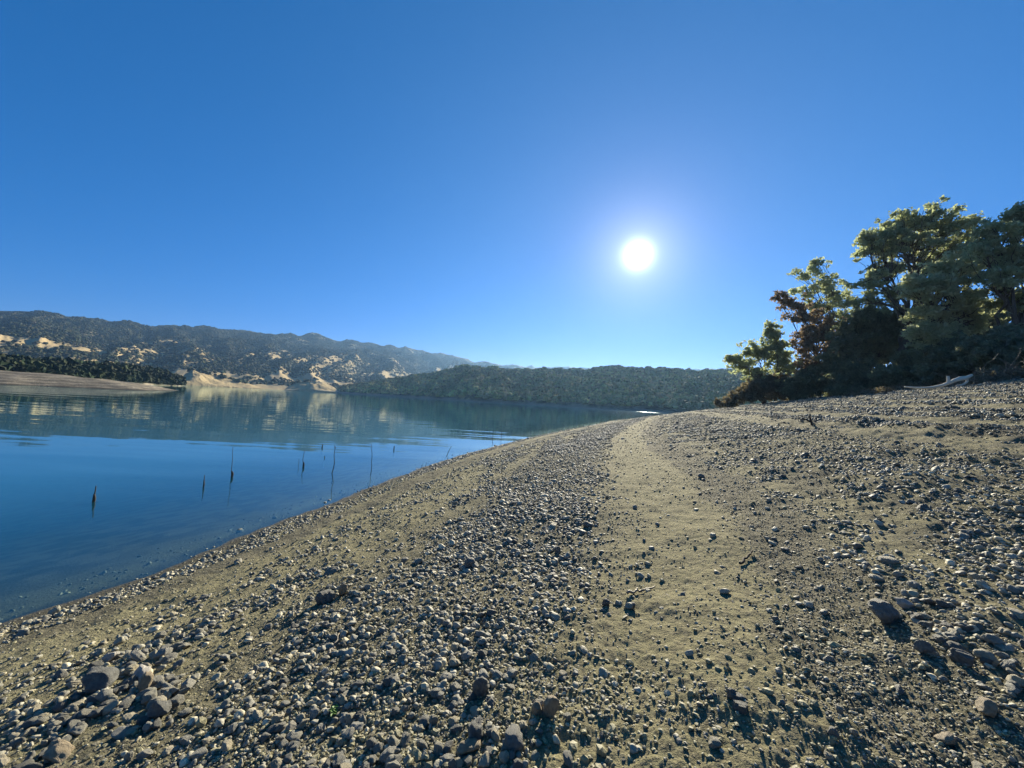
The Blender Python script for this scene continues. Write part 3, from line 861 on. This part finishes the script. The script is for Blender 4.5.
def water_stick(px, ytop, ybase, xtop, rad, label, knob=0, side=None, bend=.02):
    b = at_z(px, ybase, 0.0)
    t = at_depth(xtop, ytop, b[1] + 0.02)
    r = np.random.default_rng(int(px))
    b0 = b + (b - t) * .12; b0[2] = min(-.35, b0[2])
    P = wiggle(b0, t, 9, bend * 6, r)
    rr_ = np.linspace(rad, rad * .45, 9)
    root = empty('stick', (b[0], b[1], 0), label, 'stick', 'sticks standing in the shallow water')
    V, F = tubes([(P - b, rr_)], 6)
    link('stem', mesh_np('stem', V, F, True), m_bark, root)
    if knob:
        V, F = tubes([(np.array([(0, 0, -.08), (.01, 0, .0), (.02, 0, .06), (.015, 0, .13), (.0, 0, .17)]), np.array([.5, 1, 1.1, .8, .3]) * knob)], 7)
        link('stump', mesh_np('stump', V, F, True), m_bark, root)
    if side:
        for sd in side:
            h, dx, dz = sd
            p0 = P[0] + (P[-1] - P[0]) * h - b
            V, F = tubes([(wiggle(p0, p0 + np.array([dx, .03, dz]), 5, .1, r), np.linspace(rad * .7, rad * .3, 5))], 5)
            link('side_twig', mesh_np('side_twig', V, F, True), m_bark, root)
    return root
water_stick(93, 486, 502, 96, .018, 'short dark stick standing farthest left in the water, thick at its foot', .026, [(.45, .05, .05)])
water_stick(203, 475, 487, 204.5, .016, 'short dark stick in the water, second from the left', .018)
water_stick(231.5, 447, 477, 233, .011, 'thin tall stick rising from a dark stump in the water, third from the left', .03, [(.3, .03, .06)])
water_stick(303, 450, 467, 305, .014, 'slender stick with a knot, in the water beside a tiny twig', .03)
water_stick(298, 459, 466, 298.7, .012, 'tiny twig poking up just left of the slender knotted stick')
water_stick(332.5, 446.5, 473, 335.5, .017, 'tall dark stick with a forked top standing near the pebbly shore', 0, [(.93, -.05, .12)])
water_stick(370.5, 444, 468, 371.5, .016, 'tall straight stick standing in the water above the pebble edge', 0)
water_stick(444.5, 446, 456, 451.5, .018, 'stick leaning steeply to the right near the narrowing shallows')
water_stick(420.5, 464, 468.5, 422.5, .012, 'low twig leaning at the waterline, left one of a close pair')
water_stick(424.5, 462, 467.5, 426.5, .012, 'low twig leaning at the waterline, right one of a close pair')
water_stick(322, 444.5, 447.5, 322.6, .05, 'dark stub barely breaking the surface beyond the tall forked stick')
water_stick(394, 446, 449.5, 394.3, .05, 'dark stub barely breaking the surface right of the tall straight stick')
water_stick(324, 456, 458, 324.5, .03, 'low dark speck of wood between the stub and the forked stick')
water_stick(493, 430, 440, 493.5, .02, 'faint thin pole in the far shallows, left of two')
water_stick(501, 431, 438, 501.6, .02, 'faint thin pole in the far shallows, right of two')

# sticks and twigs on land
def ground_stick(pts, rad, name, label, mat, lift=.02, seed=1, cat='stick', branches=()):
    G = [at_ground(*p) for p in pts]
    b = G[0].copy(); P = np.array(G); P[:, 2] += lift + rad
    t = np.linspace(0, 1, len(P)); ti = np.linspace(0, 1, 12)
    Q = np.stack([np.interp(ti, t, P[:, k]) for k in range(3)], 1)
    r = np.random.default_rng(seed)
    Q[1:-1] += r.normal(0, rad * .5, (10, 3))
    root = empty(name, b, label, cat)
    V, F = tubes([(Q - b, np.linspace(rad, rad * .5, 12))], 6)
    link('stem', mesh_np('stem', V, F, True), mat, root)
    for (u, v) in branches:
        p0 = Q[int(u * 11)] - b
        V, F = tubes([(wiggle(p0, p0 + np.array(v), 5, .15, r), np.linspace(rad * .6, rad * .2, 5))], 5)
        link('twig', mesh_np('twig', V, F, True), mat, root)
    return root
ground_stick([(328, 657), (334, 648), (339, 636)], .009, 'twig', 'pale curved twig lying on the pebbles left of centre', m_twig, .01, 3, 'twig', [(.6, (.05, .02, .05))])
ground_stick([(627, 596), (640, 593), (655, 589)], .011, 'stick', 'short brown stick lying at the edge of the sandy track', m_twig, .01, 4)
ground_stick([(740, 566), (748, 559), (752, 553)], .012, 'twig', 'dark twig lying on the sand where the dark gravel strip begins', m_bark, .01, 8, 'twig')
# broken branch standing on the slope
g = at_ground(812, 425)
root = empty('broken_branch', g, 'dark dead branch sticking up from the terraced slope below the trees', 'branch')
k = g[1] / F_PX
r = np.random.default_rng(4)
V, F = tubes([(wiggle((0, 0, -.05), (-.06 * 1, .0, 11 * k), 6, .12, r), np.linspace(.035, .018, 6))], 6)
link('stem', mesh_np('stem', V, F, True), m_bark, root)
V, F = tubes([(wiggle((-.02, 0, 3 * k), (-9 * k, .2, 7 * k), 6, .12, r), np.linspace(.022, .01, 6)), (wiggle((-.03, 0, 1 * k), (12 * k, -.1, .0), 6, .1, r), np.linspace(.026, .01, 6))], 5)
link('twig', mesh_np('twig', V, F, True), m_bark, root)
# driftwood log
def gp(px, py, ref, up=0.0):
    q = at_depth(px, py, ref[1]); return q
ref = at_depth(938, 389.5, 25.0); ref[2] = beach_z(ref[:1], ref[1:2])[0]
D0 = ref[1]
root = empty('driftwood_log', ref, 'bleached driftwood trunk with forked root end lying below the dark trees', 'log')
L1 = np.array([gp(*p, ref) for p in ((905, 386.8), (918, 387.8), (930, 387.6), (941, 385.6), (949, 382.8), (957, 379.6), (966, 377.8), (972, 375))]) - ref
L1 = catmull(L1, 3)
V, F = tubes([(L1, np.interp(np.linspace(0, 1, len(L1)), [0, .5, .8, 1], [.05, .09, .135, .07]))], 8)
link('stem', mesh_np('stem', V, F, True), m_drift, root)
for pts, ra in (([(948.5, 383.5), (948.2, 380), (947.8, 376)], (.11, .07)), ([(966, 378), (967.2, 381), (964, 384), (958.5, 385.4)], (.08, .05)), ([(955, 380.5), (960, 377.6), (966, 377)], (.10, .06))):
    B = catmull(np.array([gp(*p, ref) for p in pts]) - ref, 3)
    V, F = tubes([(B, np.linspace(ra[0], ra[1], len(B)))], 7)
    link('root', mesh_np('root', V, F, True), m_drift, root)
q = at_depth(958, 386, D0 - .2)
put_stone('stone', q[0], q[1], .27, 'white round stone under the fork of the bleached driftwood', None, 1, .9, .9, .2, 0, .1, 2, m_pale)
# green sprout
m_leafg, nt, nd, lk = new_mat('fresh_green_leaf')
finish(nt, (0.10, 0.20, 0.03), .6)
g = at_ground(333, 716)
root = empty('sprout', g, 'small fresh green sprout among the pebbles left of centre', 'plant')
r = np.random.default_rng(2)
V, F = tubes([((0, 0, 0), (0, 0, .02), (.003, 0, .05))] and [(np.array([(0, 0, -.01), (0, 0, .02), (.003, 0, .05)]), np.array([.003, .0025, .002]))], 5)
link('stem', mesh_np('stem', V, F, True), m_leafg, root)
lv, lf = [], []
for a_ in range(9):
    an = a_ * 2.4; L = r.uniform(.02, .038); hgt_ = .015 + .004 * a_
    dx = np.array([math.cos(an), math.sin(an), .35]); w_ = np.array([-math.sin(an), math.cos(an), 0]) * .010
    o_ = len(lv); c_ = np.array([0, 0, hgt_])
    lv += [c_, c_ + dx * L * .5 + w_, c_ + dx * L + np.array([0, 0, -.012]), c_ + dx * L * .5 - w_]
    lf += [(o_, o_ + 1, o_ + 2, o_ + 3)]
link('leaves', mesh_np('leaves', np.array(lv), np.array(lf), False), m_leafg, root)

# ------------------------------------------------------------------ trees on the slope at the right
def leaf_mat(name, lo, hi, trans=.35):
    m, nt, nd, lk = new_mat(name)
    t = attr(nt, 'tone').outputs['Fac']
    col = mixrgb(nt, t, lo, hi)
    d_ = N(nt, 'ShaderNodeBsdfDiffuse'); lk.new(col, d_.inputs['Color'])
    tr = N(nt, 'ShaderNodeBsdfTranslucent'); lk.new(mixrgb(nt, .5, col, (hi[0] * 1.35, hi[1] * 1.4, hi[2] * 1.2)), tr.inputs['Color'])
    gl = N(nt, 'ShaderNodeBsdfGlossy', Roughness=.5); gl.inputs['Color'].default_value = (1, 1, 1, 1)
    m1 = N(nt, 'ShaderNodeMixShader'); m1.inputs[0].default_value = trans + .1
    lk.new(d_.outputs[0], m1.inputs[1]); lk.new(tr.outputs[0], m1.inputs[2])
    m2 = N(nt, 'ShaderNodeMixShader'); m2.inputs[0].default_value = .035
    lk.new(m1.outputs[0], m2.inputs[1]); lk.new(gl.outputs[0], m2.inputs[2])
    o = N(nt, 'ShaderNodeOutputMaterial'); lk.new(m2.outputs[0], o.inputs[0])
    return m
m_oak = leaf_mat('oak_leaves', (0.13, 0.15, 0.085), (0.44, 0.47, 0.26), .48)
m_olive = leaf_mat('olive_green_leaves', (0.23, 0.245, 0.14), (0.58, 0.59, 0.35), .48)
m_flare_tint = leaf_mat('flare_tinted_leaves', (0.10, 0.08, 0.058), (0.29, 0.215, 0.14), .42)  # reddish lens flare tint put into the leaf colour
m_deep = leaf_mat('dark_brush_leaves', (0.075, 0.088, 0.058), (0.27, 0.29, 0.17), .45)
m_dryb = leaf_mat('dry_brush_leaves', (0.07, 0.06, 0.036), (0.22, 0.18, 0.11), .35)
m_trunk, nt, nd, lk = new_mat('grey_brown_bark')
oc = N(nt, 'ShaderNodeTexCoord').outputs['Object']
mp = N(nt, 'ShaderNodeMapping'); mp.inputs['Scale'].default_value = (6, 6, 1.2); lk.new(oc, mp.inputs['Vector'])
a = noise_n(nt, mp.outputs[0], 1.5, 5, .65)
finish(nt, mixrgb(nt, a, (0.05, 0.042, 0.033), (0.16, 0.135, 0.105)), .95, a, .8, .06, .1)

def leaf_cloud(centres, radii, per, size, r, flat=.75):
    """small leaf faces round each twig end; returns V, F(quads), tone"""
    n = len(centres)
    cnt = np.maximum(8, (per * .85 * (radii / radii.mean()) ** 2)).astype(int)
    idx = np.repeat(np.arange(n), cnt); m = len(idx)
    dirs = r.normal(size=(m, 3)); dirs /= np.linalg.norm(dirs, axis=1)[:, None]
    q = r.uniform(0, 1, m) ** .5 * r.uniform(.7, 1.15, m)
    p = centres[idx] + dirs * (q * radii[idx])[:, None] * np.array([1, 1, flat])
    p += r.normal(0, .06, (m, 3))
    nrm = r.normal(size=(m, 3)) + np.array([0, 0, .7]); nrm /= np.linalg.norm(nrm, axis=1)[:, None]
    t = np.cross(nrm, r.normal(size=(m, 3))); t /= np.linalg.norm(t, axis=1)[:, None]
    b = np.cross(nrm, t)
    L = size * 1.25 * r.uniform(.6, 1.4, m)[:, None]
    V = np.stack([p - t * L * .5, p + b * L * .28 + nrm * L * .05, p + t * L * .5, p - b * L * .28 + nrm * L * .05], 1).reshape(-1, 3)
    F = np.arange(m * 4).reshape(-1, 4)
    ctone = r.uniform(0, 1, n)
    tone = np.clip(ctone[idx] * .55 + r.uniform(0, 1, m) ** 2 * .7 - .05, 0, 1)
    return V, F, np.repeat(tone, 4)

def make_tree(name, label, cat, Y, base_px, lobes, mat, seed, trunk_r=.25, fork=.35, tips=14, per=150, leaf=.17, stems=1, group=None, clump=.62, spread=3.0, mats=None, hollow=.0, lean=0):
    """lobes: (px, py, rx_px, ry_px, depth offset m)"""
    r = np.random.default_rng(seed)
    base = at_depth(base_px[0], base_px[1], Y)
    gz_ = beach_z(base[:1], base[1:2])[0]
    base[2] = gz_
    k = Y / F_PX
    cl = np.array([at_depth(l[0], l[1], Y + l[4]) for l in lobes])
    root = empty(name, tuple(base), label, cat, group)
    top = cl[:, 2].max() - base[2]
    ctr = cl.mean(0)
    fk = base + np.array([(ctr[0] - base[0]) * .3, (ctr[1] - base[1]) * .3, max(.4, fork * (ctr[2] - base[2]))])
    paths = []
    starts = []
    for s_ in range(stems):
        f_ = fk + r.normal(0, .35 * (stems > 1), 3)
        b_ = base + np.array([r.normal(0, .3), r.normal(0, .3), -.3]) * (1 if stems > 1 else 0) + np.array([0, 0, -.3])
        P = wiggle(b_, f_, 7, .25, r)
        rad_ = np.linspace(trunk_r * 1.35, trunk_r * .85, 7); rad_[0] *= 1.2
        paths.append((P, rad_)); starts.append(f_)
    cents, rads, which = [], [], []
    for li, (c, l) in enumerate(zip(cl, lobes)):
        st = starts[li % len(starts)]
        lr = np.array([l[2] * k, max(l[2], l[3]) * k * .8, l[3] * k])
        P = wiggle(st, c, 9, .28, r, .06)
        lrad = trunk_r * (.34 + .25 * min(1, lr.mean() / 2.2))
        paths.append((P, np.linspace(lrad, lrad * .35, 9)))
        nt_ = int(np.clip(tips * (lr[0] * lr[2]) * 1.25, 12, 190))
        dirs = r.normal(size=(nt_, 3)); dirs /= np.linalg.norm(dirs, axis=1)[:, None]
        q = r.uniform(hollow, 1, nt_) ** .5
        stray = r.uniform(0, 1, nt_) < .16
        q = np.where(stray, r.uniform(1.08, 1.32, nt_), q)
        tp = c + dirs * q[:, None] * lr
        for t_ in tp:
            a0 = P[r.integers(4, 9)]
            paths.append((wiggle(a0, t_, 5, .3, r, .04), np.linspace(lrad * .28, .012, 5)))
        cents.append(tp); rads.append(clump * 1.02 * r.uniform(.5, 1.3, nt_) * np.where(stray, .62, 1)); which += [li] * nt_
    V, F = tubes(paths, 6)
    link('trunk', mesh_np('trunk', V - base, F, True), m_trunk, root)
    cents = np.concatenate(cents); rads = np.concatenate(rads)
    V, F, tone = leaf_cloud(cents, rads, per, leaf, r)
    print(name, len(F), 'leaves', len(cents), 'tips')
    link('crown', mesh_np('crown', V - base, F, False, {'tone': tone}), mat, root)
    return root

TG = 'trees on the slope at the right'
make_tree('oak_tree', 'small spreading tree at the outer left end of the trees', 'tree', 56, (766, 404),
          [(758, 352, 17, 12, 0), (742, 362, 14, 7, .5), (775, 345, 14, 14, -.5), (770, 330, 12, 9, .3), (784, 362, 15, 14, 0), (757, 374, 20, 12, .5), (734, 360, 6, 4, 0)], m_oak, 201, .16, .35, 8, 44, .34, 2, TG, .62)
make_tree('oak_tree', 'slender airy tree with layered top rising above the flare-tinted tree', 'tree', 60, (826, 400),
          [(818, 264, 13, 8, 0), (806, 275, 16, 6, .4), (828, 281, 14, 8, -.4), (812, 290, 20, 7, 0), (836, 298, 15, 9, .3), (822, 305, 20, 9, 0), (845, 315, 18, 14, 0)], m_oak, 202, .17, .45, 7, 34, .34, 1, TG, .58)
make_tree('oak_tree', 'tree with reddish lens flare painted into its leaves, between the small outer tree and the big oak', 'tree', 54, (822, 402),
          [(790, 303, 14, 9, 0), (803, 313, 16, 11, 0), (822, 328, 20, 15, .4), (807, 342, 16, 16, -.4), (835, 345, 18, 16, 0), (778, 297, 7, 5, 0), (815, 365, 20, 14, 0)], m_flare_tint, 203, .18, .35, 8, 40, .33, 2, TG, .60)
make_tree('oak_tree', 'tallest big oak with forked pale trunk showing through its broad crown', 'tree', 45, (905, 394),
          [(900, 228, 26, 16, 0), (927, 221, 26, 16, .6), (950, 226, 24, 14, -.6), (880, 245, 24, 14, .4), (908, 246, 34, 12, 0), (955, 247, 24, 14, .5), (868, 240, 10, 8, 0), (866, 282, 18, 10, 0), (860, 300, 14, 9, -.5), (885, 268, 18, 12, .8), (895, 300, 16, 14, 1.2), (972, 222, 8, 8, 0), (935, 265, 20, 12, 1)], m_oak, 204, .36, .42, 7, 62, .30, 2, TG, .62, lean=.1)
make_tree('oak_tree', 'sunlit olive green tree in front of the big oak', 'tree', 38, (955, 392),
          [(948, 268, 22, 12, 0), (972, 262, 20, 12, 0), (925, 288, 22, 14, 0), (955, 292, 30, 18, -.6), (935, 312, 26, 16, .3), (970, 315, 26, 18, 0), (915, 290, 12, 8, 0), (940, 335, 24, 14, 0), (925, 330, 12, 9, 0)], m_olive, 205, .24, .35, 9, 70, .27, 2, TG, .6)
make_tree('oak_tree', 'dark tall tree at the right edge of the photo behind the olive green tree', 'tree', 34, (1010, 388),
          [(993, 232, 16, 14, 0), (985, 250, 16, 13, 0), (1010, 255, 22, 18, 0), (1030, 225, 20, 18, 0), (1035, 260, 24, 20, 0), (1000, 280, 24, 16, 0), (1022, 300, 26, 20, .5), (1060, 240, 28, 26, 0), (1060, 290, 30, 26, 0), (1018, 213, 9, 7, 0)], m_oak, 206, .30, .35, 9, 75, .25, 2, TG, .6)
make_tree('oak_tree', 'dense dark tree filling the middle below the big oak', 'tree', 49, (862, 396),
          [(858, 335, 24, 20, 0), (880, 345, 24, 20, 0), (848, 360, 22, 18, 0), (900, 350, 24, 22, .5), (872, 320, 18, 14, 0), (890, 325, 20, 14, 0)], m_deep, 207, .2, .3, 11, 80, .32, 3, TG, .62)
BG = 'dark shrubs along the foot of the trees'
for (bx, by, Yb, lob, mm, sd, lab) in (
    (765, 403, 55, [(752, 390, 16, 10, 0), (772, 386, 20, 13, 0), (740, 398, 14, 7, 0), (790, 390, 18, 12, 0), (727, 403, 10, 4, 0)], m_dryb, 301, 'brownish low shrub at the far left foot of the trees'),
    (812, 400, 52, [(800, 386, 18, 14, 0), (820, 380, 20, 18, 0), (836, 388, 18, 12, 0)], m_deep, 302, 'rounded dark shrub under the flare-tinted tree'),
    (858, 395, 46, [(846, 384, 20, 13, 0), (868, 378, 22, 17, 0), (888, 383, 18, 12, 0)], m_deep, 303, 'broad dark shrub under the dense dark tree'),
    (905, 390, 42, [(895, 378, 20, 14, 0), (915, 370, 22, 20, 0), (930, 376, 18, 14, 0)], m_deep, 304, 'dark shrub under the big oak behind the pale driftwood tip'),
    (950, 386, 36, [(940, 368, 24, 18, 0), (962, 360, 26, 24, 0), (978, 368, 22, 16, 0)], m_deep, 305, 'tall dark shrub under the olive green tree behind the driftwood fork'),
    (1000, 380, 32, [(990, 355, 26, 24, 0), (1015, 350, 26, 28, 0), (1040, 356, 28, 24, 0)], m_deep, 306, 'dark shrub thicket at the right edge under the tallest right tree'),
    (905, 382, 46, [(905, 330, 26, 22, 2), (930, 345, 24, 20, 2), (960, 330, 26, 22, 2), (990, 325, 28, 24, 2)], m_deep, 307, 'deep shaded undergrowth between the big oak and the right edge')):
    make_tree('shrub', lab, 'shrub', Yb, (bx, by), lob, mm, sd, .06, .12, 14, 80, .26, 4, BG, .55)
# dead brush on the bank at the right edge
def brush(px0, Yb, w, h, n, seed, label):
    r = np.random.default_rng(seed)
    g = at_depth(px0, 385, Yb); g[2] = beach_z(g[:1], g[1:2])[0]
    root = empty('brush_pile', g, label, 'brush', 'dead brush heaped on the bank')
    paths = []
    for _ in range(n):
        a_ = r.uniform(-w, w); q = r.uniform(-.8, .8)
        z0 = beach_z(np.array([g[0] + a_]), np.array([g[1] + q]))[0] - g[2]
        p0 = np.array([a_, q, z0 + r.uniform(0, h * .5) * (1 - abs(a_) / w)])
        v = r.normal(size=3) * np.array([1, .6, .45]); v[2] = abs(v[2]) * .8
        v = v / np.linalg.norm(v) * r.uniform(.5, 1.5) * h
        paths.append((wiggle(p0, p0 + v, 5, .25, r), np.linspace(r.uniform(.012, .03), .006, 5)))
    V, F = tubes(paths, 5)
    link('twigs', mesh_np('twigs', V, F, True), m_twig, root)
    c = np.stack([r.uniform(-w, w, n), r.uniform(-.7, .7, n), r.uniform(.05, h * .6, n)], 1)
    c[:, 2] = (c[:, 2]) * (1.1 - np.abs(c[:, 0]) / w) + beach_z(g[0] + c[:, 0], g[1] + c[:, 1]) - g[2]
    V, F, tone = leaf_cloud(c, np.full(n, .3), 40, .12, r)
    link('foliage', mesh_np('foliage', V, F, False, {'tone': tone}), m_dryb, root)
brush(993, 26.5, 2.2, 1.3, 90, 1, 'grey tangle of dead brush on the bank right of the driftwood')
brush(1035, 25.5, 2.2, 1.5, 90, 2, 'dead brush heap cut off by the right edge of the photo')
brush(925, 36, 2.4, .6, 60, 3, 'low dead brush on the bank behind the driftwood trunk')
brush(880, 34, 2.6, .7, 60, 4, 'low dead brush on the bank left of the driftwood')

# ------------------------------------------------------------------ haze
HAZE_TOP = max((o.matrix_world @ Vector(c_)).z for o in C.objects if o.type == 'MESH' and o.name != 'ground' for c_ in o.bound_box) + 12
print('haze top', HAZE_TOP)
bm_v = np.array([(sx * 3600, sy * 3600, z) for z in (-12, HAZE_TOP) for sx, sy in ((-1, -1), (1, -1), (1, 1), (-1, 1))], float)
bm_f = np.array([(0, 3, 2, 1), (4, 5, 6, 7), (0, 1, 5, 4), (1, 2, 6, 5), (2, 3, 7, 6), (3, 0, 4, 7)])
m_haze = bpy.data.materials.new('haze'); m_haze.use_nodes = True
nt = m_haze.node_tree
for n_ in list(nt.nodes): nt.nodes.remove(n_)
pv = nt.nodes.new('ShaderNodeVolumePrincipled')
pv.inputs['Color'].default_value = (.32, .58, .95, 1); pv.inputs['Density'].default_value = 0.00009; pv.inputs['Anisotropy'].default_value = .48
o_ = nt.nodes.new('ShaderNodeOutputMaterial'); nt.links.new(pv.outputs[0], o_.inputs['Volume'])
hz = link('haze', mesh_np('haze', bm_v, bm_f, False), m_haze)
tag(hz, 'thin blue air haze over the lake and hills', kind='stuff')

# ------------------------------------------------------------------ sun and sky
sd = ray(638, 255); sd = sd / np.linalg.norm(sd)
el = math.asin(sd[2]); azm = math.atan2(sd[0], sd[1])
L = bpy.data.lights.new('sun', 'SUN'); L.energy = 5.0; L.angle = R(.53); L.color = (1, .91, .72)
so = bpy.data.objects.new('sun', L); C.objects.link(so)
so.rotation_euler = Vector(sd).to_track_quat('Z', 'Y').to_euler()
so.location = (60, 200, 80)
w = bpy.data.worlds.new('World'); S.world = w; w.use_nodes = True
nt = w.node_tree
for n_ in list(nt.nodes): nt.nodes.remove(n_)
sky = nt.nodes.new('ShaderNodeTexSky'); sky.sky_type = 'NISHITA'; sky.sun_disc = False
sky.sun_elevation = el; sky.sun_rotation = azm
sky.altitude = 150; sky.air_density = 1.0; sky.dust_density = 0.0; sky.ozone_density = 10.0
EXPO = 1.22
SKY_K = 2 ** (1 - EXPO)
sp_ = nt.nodes.new('ShaderNodeSeparateColor'); nt.links.new(sky.outputs[0], sp_.inputs[0])
cb_ = nt.nodes.new('ShaderNodeCombineColor')
nt.links.new(math_(nt, 'MULTIPLY', math_(nt, 'POWER', sp_.outputs[0], 2.0), .43 * SKY_K), cb_.inputs[0])
nt.links.new(math_(nt, 'MULTIPLY', math_(nt, 'POWER', sp_.outputs[1], .72), 1.14 * SKY_K), cb_.inputs[1])
nt.links.new(math_(nt, 'MULTIPLY', math_(nt, 'POWER', sp_.outputs[2], .76), 1.78 * SKY_K), cb_.inputs[2])
bg = nt.nodes.new('ShaderNodeBackground'); bg.inputs['Strength'].default_value = 0.05
nt.links.new(cb_.outputs[0], bg.inputs['Color'])
# the sun itself with its aureole
tc = nt.nodes.new('ShaderNodeTexCoord')
dp = nt.nodes.new('ShaderNodeVectorMath'); dp.operation = 'DOT_PRODUCT'
nt.links.new(tc.outputs['Generated'], dp.inputs[0]); dp.inputs[1].default_value = tuple(sd)
ang = math_(nt, 'MULTIPLY', math_(nt, 'ARCCOSINE', math_(nt, 'MINIMUM', dp.outputs['Value'], 1.0)), 57.29578)
def falloff(k, w): return math_(nt, 'MULTIPLY', math_(nt, 'EXPONENT', math_(nt, 'DIVIDE', ang, -w)), k)
gs_ = math_(nt, 'MULTIPLY', math_(nt, 'EXPONENT', math_(nt, 'MULTIPLY', math_(nt, 'POWER', math_(nt, 'DIVIDE', ang, 1.4), 2.0), -1.0)), 2.2)
core = math_(nt, 'ADD', gs_, falloff(.9, 3.2))
cc = nt.nodes.new('ShaderNodeCombineColor')
nt.links.new(math_(nt, 'ADD', core, falloff(.11, 12.0)), cc.inputs[0])
nt.links.new(math_(nt, 'ADD', core, falloff(.06, 30.0)), cc.inputs[1])
nt.links.new(math_(nt, 'ADD', core, falloff(.04, 40.0)), cc.inputs[2])
bg2 = nt.nodes.new('ShaderNodeBackground'); bg2.inputs['Strength'].default_value = 2 ** -EXPO
nt.links.new(cc.outputs[0], bg2.inputs['Color'])
ad = nt.nodes.new('ShaderNodeAddShader'); nt.links.new(bg.outputs[0], ad.inputs[0]); nt.links.new(bg2.outputs[0], ad.inputs[1])
wo = nt.nodes.new('ShaderNodeOutputWorld'); nt.links.new(ad.outputs[0], wo.inputs['Surface'])

S.render.engine = 'CYCLES'
S.view_settings.view_transform = 'Standard'; S.view_settings.look = 'None'
S.view_settings.exposure = EXPO; S.view_settings.gamma = 1.0
cy = S.cycles
cy.use_denoising = True
cy.max_bounces = 8; cy.diffuse_bounces = 4; cy.glossy_bounces = 3; cy.transmission_bounces = 4; cy.transparent_max_bounces = 8; cy.volume_bounces = 1
cy.sample_clamp_indirect = 4.0
